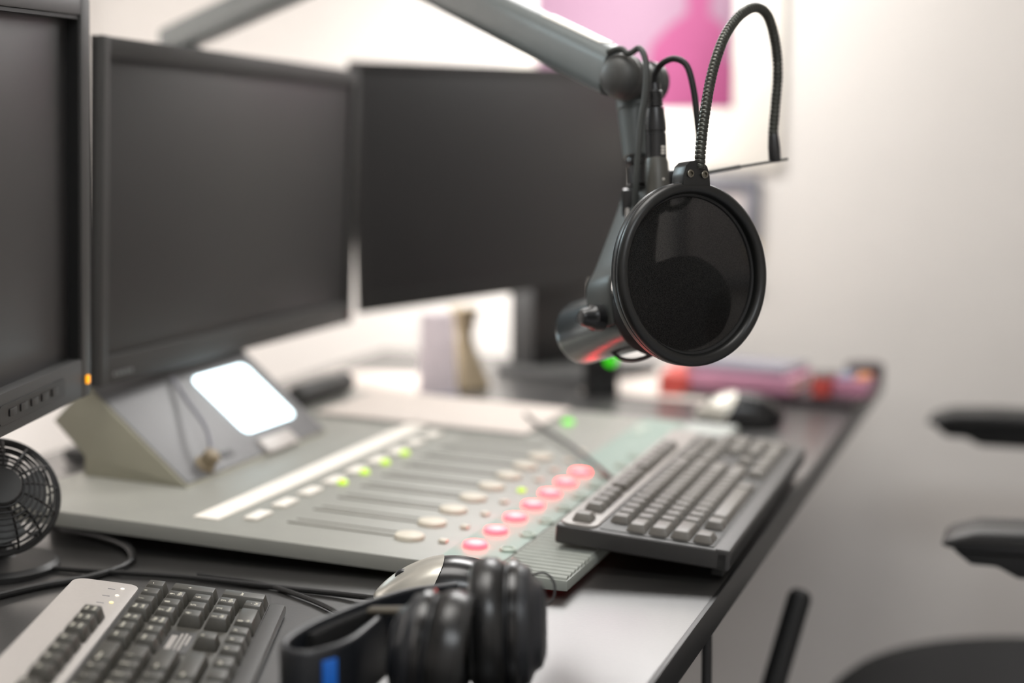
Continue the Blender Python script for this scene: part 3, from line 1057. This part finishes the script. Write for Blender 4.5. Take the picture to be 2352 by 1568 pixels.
cyl(b, pt(1700, 382, 1.303), pt(1545, 410, 1.30), 0.0019, None, 10)
wpart('clamp_rod', b, 'plug_grey', pop)
b = new()
box(b, (0, 0, 0), (0.026, 0.016, 0.016), 0.002, 0, Matrix.Translation(pt(1553, 411, 1.30)) @ Matrix.Rotation(YAW, 4, 'Z'))
cyl(b, pt(1568, 405, 1.292), pt(1568, 405, 1.284), 0.006, None, 16, 0, 0.001)
wpart('clamp', b, 'plug', pop)

# ------------------------------------------------------------------ headphones
hp = thing('headphones', 'black closed headphones with a blue stripe lying on the desk in the foreground', 'headphones', (-0.36, 0.88, DZ))


def cup(ctr, ax, flip, r):
    """ear cup, axis ax; flip 1 puts the cushion at the positive end"""
    f = align(ctr, Vector(ax)*flip)
    b = new()
    lathe(b, [(0, -0.030), (r*0.45, -0.0295), (r*0.62, -0.027), (r*0.70, -0.022), (r*0.86, -0.019), (r*0.92, -0.013), (r*0.92, -0.004), (r*0.80, -0.001)], 48, 0, f)
    sh_ = wpart('cup_shell', b, 'band', hp)
    b = new()
    lathe(b, [(r*0.72, -0.003), (r*0.92, -0.003), (r*1.00, 0.002), (r*1.02, 0.009), (r*0.97, 0.016), (r*0.84, 0.020), (r*0.68, 0.018), (r*0.6, 0.011), (r*0.6, 0.0)], 64, 0, f)
    cu = wpart('ear_cushion', b, 'leather', hp)
    b = new()
    n = 90
    for k in range(n):
        a = 2*PI*k/n
        box(b, (0, 0, 0), (0.0014, 0.0022, 0.0012), 0.0003, 0, f @ Matrix.Rotation(a, 4, 'Z') @ Matrix.Translation((r*0.945, 0, 0.0175)))
    o = wpart('stitching', b, 'bezel', hp); o.parent = cu
    b = new()
    lathe(b, [(r*0.93, -0.0125), (r*0.98, -0.011), (r*0.98, -0.007), (r*0.93, -0.005)], 48, 0, f, False)
    wpart('cup_rim', b, 'black_gloss', hp).parent = sh_


ha = (RT*0.985-FW*0.10-UP*0.12).normalized()
cA = pt(1005, 1500, 0.958)
cA.z = max(cA.z, DZ+0.0415)
cB = pt(1152, 1462, 1.005)
cup(cA, ha, 1, 0.0400)
cB.z = max(cB.z, DZ+0.0455)
cup(cB, (RT*0.995-FW*0.05+UP*0.02).normalized(), -1, 0.0440)
zb = 0.7655
bp_ = [Vector((-0.4010, 0.880, zb)), Vector((-0.3985, 0.850, zb)), Vector((-0.3985, 0.820, zb)), Vector((-0.4085, 0.797, zb)), Vector((-0.4230, 0.793, zb)), Vector((-0.4340, 0.806, zb)), Vector((-0.4355, 0.832, zb)), Vector((-0.4300, 0.865, zb)), Vector((-0.4200, 0.900, zb)), Vector((-0.4040, 0.935, zb)), Vector((-0.380, 0.957, zb))]
b = new(); sweep(b, catmull(bp_, 8), rrect(0.0055, 0.044, 0.0024, 3), 0, False, None, (0.0, 0.0, 1)); hb_ = wpart('headband', b, 'band', hp)
b = new()
ins = [p+Vector((0.0062, -0.0008, 0)) for p in bp_[6:9]]
sweep(b, catmull(ins, 8), rrect(0.0066, 0.038, 0.003, 3), 0, False, None, (0, 0, 1)); wpart('headband_padding', b, 'foam', hp).parent = hb_
b = new()
nf = Vector((0.75, -0.66, 0))
sp = [Vector((-0.4062, 0.7995, zb+0.002))+nf*0.0036, Vector((-0.4035, 0.8035, zb+0.002))+nf*0.0036, Vector((-0.4013, 0.8080, zb+0.002))+nf*0.0036]
sweep(b, sp, rrect(0.002, 0.026, 0.0008, 2), 0, False, None, (0, 0, 1)); wpart('blue_stripe', b, 'blue', hp).parent = hb_
b = new()
h0 = pt(850, 1402, 0.995); h1 = pt(950, 1402, 0.985)
sweep(b, [h0, (h0+h1)/2, h1], rrect(0.010, 0.0045, 0.0018, 3), 0, False, None, (0, 0, 1))
wpart('metal_slider', b, 'steel', hp)
b = new(); sweep(b, [Vector((-0.382, 0.956, zb)), Vector((-0.372, 0.962, zb+0.002)), cB-ha*0.020+Vector((0, 0.012, 0))], rrect(0.005, 0.020, 0.002, 3), 0, False, None, (0, 0, 1)); wpart('cup_yoke', b, 'band', hp)
b = new(); sweep(b, [h1, h1+Vector((0.004, 0.008, -0.012)), cA-ha*0.029], rrect(0.006, 0.010, 0.002, 3), 0, False, None, (0.3, 1, 0)); wpart('cup_yoke', b, 'band', hp)
b = new()
hc_ = [pt(1232, 1370, 1.05), pt(1210, 1345, 1.06), pt(1222, 1322, 1.065), pt(1252, 1316, 1.065), pt(1273, 1340, 1.06), pt(1270, 1375, 1.055), pt(1245, 1390, 1.05), pt(1215, 1372, 1.05), pt(1206, 1348, 1.055), pt(1195, 1330, 1.06)]
tube(b, hc_, 0.0009, 8); cyl(b, pt(1208, 1366, 1.052), pt(1234, 1352, 1.052), 0.0042, None, 14, 0, 0.001)
wpart('cable_loop', b, 'rubber', hp)

# ------------------------------------------------------------------ desk fan
FC = pt(-8, 1140, 1.27)
fan = thing('desk_fan', 'small black wire-cage desk fan under the left monitor', 'fan', (FC.x, FC.y, DZ))
fn = (-FW*0.80+UP*0.42+RT*0.42).normalized()
ff = align(FC, fn)
RC = 0.050


def cage_pt(t, a, front=True):
    """t 0..1 from the hub to the rim"""
    r = 0.014+(RC-0.014)*t
    z = 0.026*math.cos(t*PI/2)**0.7 if front else -0.024*math.cos(t*PI/2)**0.7
    return ff @ Vector((r*math.cos(a), r*math.sin(a), z))


b = new()
for fr in (True, False):
    for k in range(9):
        t = k/8
        sweep(b, [cage_pt(t, 2*PI*i/48, fr) for i in range(48)], circ(0.0010, 6), 0, True)
    for k in range(14):
        a = 2*PI*k/14
        sweep(b, [cage_pt(t/6, a, fr) for t in range(7)], circ(0.0011, 6))
sweep(b, [ff @ Vector((RC*math.cos(2*PI*i/64), RC*math.sin(2*PI*i/64), 0)) for i in range(64)], circ(0.0026, 8), 0, True)
wpart('wire_cage', b, 'rubber', fan)
b = new(); lathe(b, [(0.0165, 0.022), (0.0170, 0.026), (0.0155, 0.0285), (0, 0.029)], 36, 0, ff); wpart('hub_disc', b, 'bezel', fan)
b = new(); lathe(b, [(0, -0.032), (0.012, -0.031), (0.014, -0.026), (0.014, -0.004), (0.009, 0.002), (0.009, 0.010), (0, 0.012)], 28, 0, ff); mo_ = wpart('motor', b, 'bezel_black', fan)
for k in range(4):
    b = new()
    pl = []
    for i in range(9):
        a = 0.95*i/8-0.45
        pl.append((0.041*math.cos(a), 0.041*math.sin(a)))
    prism(b, [(0.008, -0.004)]+pl+[(0.008, 0.004)], -0.0008, 0.0008, 0, ff @ Matrix.Rotation(PI/2*k, 4, 'Z') @ Matrix.Rotation(0.35, 4, 'X'))
    wpart('blade', b, 'metal_grey', fan).parent = mo_
b = new()
foot = Vector((FC.x, FC.y, DZ+0.0005))
lathe(b, [(0.048, 0), (0.048, 0.004), (0.044, 0.008), (0.012, 0.012), (0.006, 0.018), (0.006, 0.026)], 36, 0, Matrix.Translation(foot+Vector((-0.012, 0.018, 0))))
sweep(b, catmull([foot+Vector((-0.012, 0.018, 0.02)), ff @ Vector((0, -0.035, -0.034)), ff @ Vector((0, -0.012, -0.033)), ff @ Vector((0, 0, -0.030))], 6), circ(0.0045, 10))
wpart('stand', b, 'bezel_black', fan)

# ------------------------------------------------------------------ cables on the desk


def cable(name, label, pts, r, m='rubber'):
    b = new()
    tube(b, pts, r, 10)
    return tag(obj(name, b, m), label, 'cable')


zc = DZ+0.0030
cable('mouse_cable', 'thin black cable running behind the dark keyboard to the silver-fronted mouse', [(-0.95, 1.02, zc), (-0.84, 1.045, zc), (-0.75, 1.058, zc), (-0.672, 1.068, zc), (-0.592, 1.068, zc), (-0.53, 1.068, zc), (-0.483, 1.058, zc+0.003)], 0.0024)
cable('headphone_cable', 'black cable branching off towards the headphones beside the mouse', [(-0.66, 1.078, zc), (-0.60, 1.073, zc), (-0.545, 1.050, zc), (-0.50, 1.020, zc), (-0.45, 0.975, zc)], 0.0020)
cable('power_cable', 'thick grey cable curving out from under the wire-cage fan', [(-0.80, 0.90, zc), (-0.785, 0.955, zc), (-0.765, 1.005, zc), (-0.74, 1.045, zc), (-0.735, 1.09, zc), (-0.755, 1.12, zc+0.004), (-0.80, 1.15, zc+0.002), (-0.86, 1.17, zc)], 0.0032, 'rubber')
cable('console_cable', 'thin dark cable lying across the console towards the grey keyboard', [(-0.60, 1.745, zs(-0.6)+0.0055), (-0.560, 1.681, zs(-0.56)+0.006), (-0.503, 1.602, zs(-0.503)+0.0075), (-0.460, 1.535, zs(-0.46)+0.0085), (-0.420, 1.475, zs(-0.42)+0.0075), (-0.398, 1.44, zs(-0.4)+0.005)], 0.0022, 'bezel')

b = new()
pz = zs(-0.87)+0.0150
cyl(b, (-0.873, 1.662, pz), (-0.868, 1.800, pz), 0.0140, None, 28, 0, 0.006)
tag(obj('padded_bar', b, 'bezel'), 'dark grey rounded bar lying on the console just right of the lit display', 'bar')

# ------------------------------------------------------------------ things behind the console
b = new()
pk = thing('paper_packet', 'pale lilac paper packet standing on the desk below the black monitor', 'packet', (-0.815, 1.985, DZ))
b = new(); box(b, (0, 0, 0.062), (0.055, 0.030, 0.122), 0.006, 0, None, 2, (0.85, 0.6)); obj('packet_body', b, 'lilac', pk)
b = new(); box(b, (0, -0.0005, 0.004), (0.058, 0.032, 0.007), 0.001); obj('blue_base', b, 'bluegrey', pk)
pk.rotation_euler = (0, 0, R(20))
b = new(); lathe(b, [(0.036, 0), (0.039, 0.003), (0.037, 0.010), (0.020, 0.050), (0.012, 0.076), (0.016, 0.096), (0.023, 0.120)], 28)
vs = obj('small_vase', b, 'olive'); vs.location = (-0.812, 2.082, DZ+0.0004)
tag(vs, 'olive brown flared vase beside the pale lilac packet', 'vase')
lp = pt(1386, 827, 2.18)
sk = thing('desk_speaker', 'small black speaker with a green lamp on the desk behind the microphone', 'speaker', (lp.x-0.012, lp.y+0.030, DZ), (0, 0, R(16)))
b = new(); box(b, (0, 0, 0.0405), (0.050, 0.055, 0.080), 0.004); obj('cabinet', b, 'bezel_black', sk)
b = new(); lathe(b, [(0.018, 0), (0.020, 0.002), (0.017, 0.002), (0.008, -0.003), (0, -0.002)], 28, 0, Matrix.Translation((-0.002, -0.028, 0.028)) @ Matrix.Rotation(PI/2, 4, 'X')); obj('cone', b, 'black', sk)
b = new(); lathe(b, [(0.0075, 0), (0.0075, 0.003), (0.004, 0.006), (0, 0.0065)], 16, 0, Matrix.Translation((0.014, -0.0275, lp.z-DZ)) @ Matrix.Rotation(PI/2, 4, 'X')); obj('green_lamp', b, 'green_deep', sk)
b = new(); box(b, (0, 0, 0.0006), (0.21, 0.30, 0.0010), 0.0002)
sh = obj('paper_sheet', b, 'pale_sheet'); sh.location = (-0.515, 2.235, DZ+0.0003); sh.rotation_euler = (0, 0, R(-8)); tag(sh, 'pale paper sheet on the far desk left of the pink book', 'paper')
b = new(); box(b, (0, 0, 0.0006), (0.20, 0.36, 0.0010), 0.0002)
sh = obj('paper_sheet', b, 'pale_sheet'); sh.location = (-0.945, 2.00, DZ+0.0003); sh.rotation_euler = (0, 0, R(5)); tag(sh, 'pale paper sheet on the desk behind the pale lilac packet', 'paper')
# pile on the far desk


def book(name, label, cat, loc, size, rz, m, pages=True):
    r_ = thing(name, label, cat, loc, (0, 0, R(rz)))
    sx, sy, sz = size
    b = new()
    box(b, (0, 0, 0.0015), (sx, sy, 0.003), 0.0008)
    box(b, (0, 0, sz-0.0015), (sx, sy, 0.003), 0.0008)
    box(b, (0, -sy/2+0.0015, sz/2), (sx, 0.003, sz), 0.0008)
    obj('cover', b, m, r_)
    b = new(); box(b, (0, 0.002, sz/2), (sx-0.006, sy-0.006, sz-0.005), 0.0006); obj('pages', b, 'paper', r_)
    return r_


ZB = DZ+0.0006
bk = book('book', 'dark book lying at the bottom of the pile on the far desk', 'book', (-0.372, 2.165, ZB), (0.275, 0.13, 0.011), -8, 'book_dark')
book('book', 'wide pink book on top of the dark one on the far desk', 'book', (-0.402, 2.165, ZB+0.0115), (0.155, 0.115, 0.022), -8, 'book_pink')
book('book', 'red book at the left end of the pile on the far desk', 'book', (-0.506, 2.175, ZB+0.0002), (0.045, 0.12, 0.028), 4, 'book_red')
book('book', 'thin pale lilac book lying on the wide pink book', 'book', (-0.41, 2.185, ZB+0.034), (0.15, 0.10, 0.010), -12, 'book_lilac')
bx = thing('small_box', 'small red box right of the pink book on the far desk', 'box', (-0.291, 2.135, ZB+0.0115), (0, 0, R(-5)))
b = new(); box(b, (0, 0, 0.0125), (0.024, 0.06, 0.025), 0.002); obj('carton', b, 'book_red', bx)
b = new(); box(b, (0, 0, 0.0265), (0.022, 0.056, 0.003), 0.001); obj('lid', b, 'book_dark', bx)
bx = thing('small_box', 'small pink box with blue and orange top at the right end of the pile', 'box', (-0.252, 2.15, ZB+0.0115), (0, 0, R(-5)))
b = new(); box(b, (0, 0, 0.011), (0.048, 0.06, 0.022), 0.002); obj('carton', b, 'book_pink', bx)
b = new(); box(b, (-0.010, 0, 0.0245), (0.022, 0.045, 0.005), 0.001); obj('blue_top', b, 'bluegrey', bx)
b = new(); box(b, (0.013, 0, 0.0245), (0.016, 0.045, 0.005), 0.001); obj('orange_top', b, 'orange', bx)
b = new(); lathe(b, [(0.022, 0), (0.024, 0.002), (0.024, 0.022), (0.021, 0.026), (0, 0.027)], 24, 0, Matrix.Diagonal((1.2, 1.0, 1, 1)))
tb = obj('tape_roll', b, 'book_dark'); tb.location = (-0.262, 2.36, DZ+0.0004); tag(tb, 'dark roll standing at the very end of the desk by the wall', 'roll')

# ------------------------------------------------------------------ wall things
ps = thing('poster', 'white poster with a pink print on the far wall behind the boom arm', 'poster', (-0.66, Y1-0.003, 1.30))
yf = Y1-0.004
b = new(); box(b, (-0.665, yf-0.004, 1.225), (0.47, 0.012, 0.355), 0.001); wpart('board', b, 'pad', ps)
b = new(); box(b, (-0.681, yf-0.0108, 1.27), (0.346, 0.0012, 0.245), 0.0003); pr_ = wpart('print', b, 'pale_pink', ps)
b = new()


def wallpoly(bm, pts, y0, y1):
    prism(bm, [(x, z) for x, z in pts], 0, y1-y0, 0, Matrix(((1, 0, 0, 0), (0, 0, 1, y0), (0, 1, 0, 0), (0, 0, 0, 1))))


wallpoly(b, [(-0.66, 1.149), (-0.509, 1.149), (-0.509, 1.215), (-0.524, 1.235), (-0.518, 1.262), (-0.532, 1.29), (-0.55, 1.30), (-0.548, 1.36), (-0.575, 1.38), (-0.59, 1.35), (-0.588, 1.305), (-0.618, 1.285), (-0.648, 1.255), (-0.655, 1.22), (-0.645, 1.19), (-0.70, 1.175), (-0.854, 1.172), (-0.854, 1.149)], yf-0.0122, yf-0.0113)
wpart('pink_shape', b, 'pink', ps).parent = pr_
nt_ = thing('notice_holder', 'grey framed notice on the far wall behind the pop filter', 'notice', (-0.535, Y1-0.003, 0.94))
b = new()
for c, s in (((-0.535, yf-0.006, 1.022), (0.145, 0.014, 0.022)), ((-0.474, yf-0.006, 0.972), (0.022, 0.014, 0.085)), ((-0.597, yf-0.006, 0.94), (0.016, 0.014, 0.18)), ((-0.535, yf-0.006, 0.858), (0.145, 0.014, 0.016))):
    box(b, c, s, 0.002)
wpart('frame', b, 'frame_grey', nt_)
b = new(); box(b, (-0.535, yf-0.002, 0.94), (0.13, 0.004, 0.165), 0.0005); wpart('sheet', b, 'notice', nt_)
b = new(); box(b, (-0.472, yf-0.006, 0.915), (0.016, 0.008, 0.03), 0.001); wpart('yellow_tab', b, 'yellow', nt_)

# ------------------------------------------------------------------ chair
ch = thing('office_chair', 'black office chair with two armrests beyond the desk edge on the right', 'chair', (0.17, 1.90, 0))
b = new()
n = 40
pts = []
lathe(b, [(0, -0.075), (0.20, -0.07), (0.245, -0.05), (0.262, -0.025), (0.262, -0.005), (0.25, 0.008), (0.21, 0.016), (0.12, 0.012), (0, 0.006)], 56, 0, Matrix.Translation((0.065, 1.83, 0.424)) @ Matrix.Diagonal((1.15, 1.12, 1, 1)))
wpart('seat', b, 'chair', ch)


def armrest(y, z, x0):
    sec = [(x0, z-0.008), (x0+0.008, z+0.000), (x0+0.035, z+0.009), (x0+0.09, z+0.012), (x0+0.26, z+0.012), (x0+0.27, z+0.004), (x0+0.27, z-0.012), (x0+0.02, z-0.012)]
    b = new(); pr_xz(b, sec, y-0.035, y+0.035, 0, 0.006); wpart('arm_pad', b, 'armpad', ch, 60)
    sec = [(x0+0.012, z-0.012), (x0+0.262, z-0.012), (x0+0.262, z-0.036), (x0+0.075, z-0.036), (x0+0.055, z-0.026), (x0+0.03, z-0.026)]
    b = new(); pr_xz(b, sec, y-0.030, y+0.030, 0, 0.004)
    box(b, (x0+0.20, y, (z-0.03+0.36)/2), (0.05, 0.022, z-0.03-0.36), 0.005)
    box(b, (x0+0.20, (y+1.895)/2, 0.350), (0.05, abs(y-1.895)+0.02, 0.012), 0.003)
    wpart('arm_bracket', b, 'black', ch, 60)


armrest(1.565, 0.702, -0.092)
armrest(2.235, 0.704, -0.158+0.0)
b = new(); cyl(b, (0.17, 1.895, 0.10), (0.17, 1.895, 0.335), 0.025, None, 20); wpart('gas_column', b, 'black', ch)
for k in range(5):
    b = new()
    a = 2*PI*k/5+0.3
    d = Vector((math.cos(a), math.sin(a), 0))
    c0 = Vector((0.17, 1.895, 0))
    sweep(b, [c0+d*0.02+Vector((0, 0, 0.10)), c0+d*0.15+Vector((0, 0, 0.085)), c0+d*0.27+Vector((0, 0, 0.065))], rrect(0.04, 0.03, 0.008, 3), 0, False, [1, 0.9, 0.7], (0, 0, 1))
    lg = wpart('base_leg', b, 'black', ch)
    b = new(); e = c0+d*0.27; sd_ = Vector((-d.y, d.x, 0)); cyl(b, e+Vector((0, 0, 0.028))-sd_*0.02, e+Vector((0, 0, 0.028))+sd_*0.02, 0.0275, None, 20, 0, 0.003)
    cw = wpart('castor', b, 'rubber', ch); cw.parent = lg
b = new()
box(b, (0.42, 1.895, 0.72), (0.06, 0.44, 0.50), 0.025, 0, None, 3)
box(b, (0.405, 1.895, 0.42), (0.03, 0.06, 0.20), 0.008)
box(b, (0.33, 1.895, 0.325), (0.18, 0.06, 0.02), 0.005)
wpart('backrest', b, 'chair', ch)

# ------------------------------------------------------------------ below the desk edge
b = new()
ra, rb_ = pt(1842, 1352, 1.6), pt(1778, 1568, 1.6)
dr = (rb_-ra).normalized()
t = (ra.z-0.006)/(-dr.z)
rf = ra+dr*t
lathe(b, [(0, 0), (0.006, 0.001), (0.0105, 0.004), (0.0125, 0.010), (0.0125, t*0.5), (0.0115, t)], 20, 0, align(ra, dr))
tag(obj('black_rod', b, 'black'), 'black rod with a rounded tip slanting up below the desk edge', 'rod')
cable('floor_cable', 'dark cable hanging straight down below the desk edge', [(-0.262, 1.235, 0.704), (-0.262, 1.238, 0.60), (-0.264, 1.235, 0.40), (-0.27, 1.23, 0.20), (-0.285, 1.22, 0.05), (-0.33, 1.20, 0.006), (-0.50, 1.18, 0.006)], 0.0045, 'rubber')
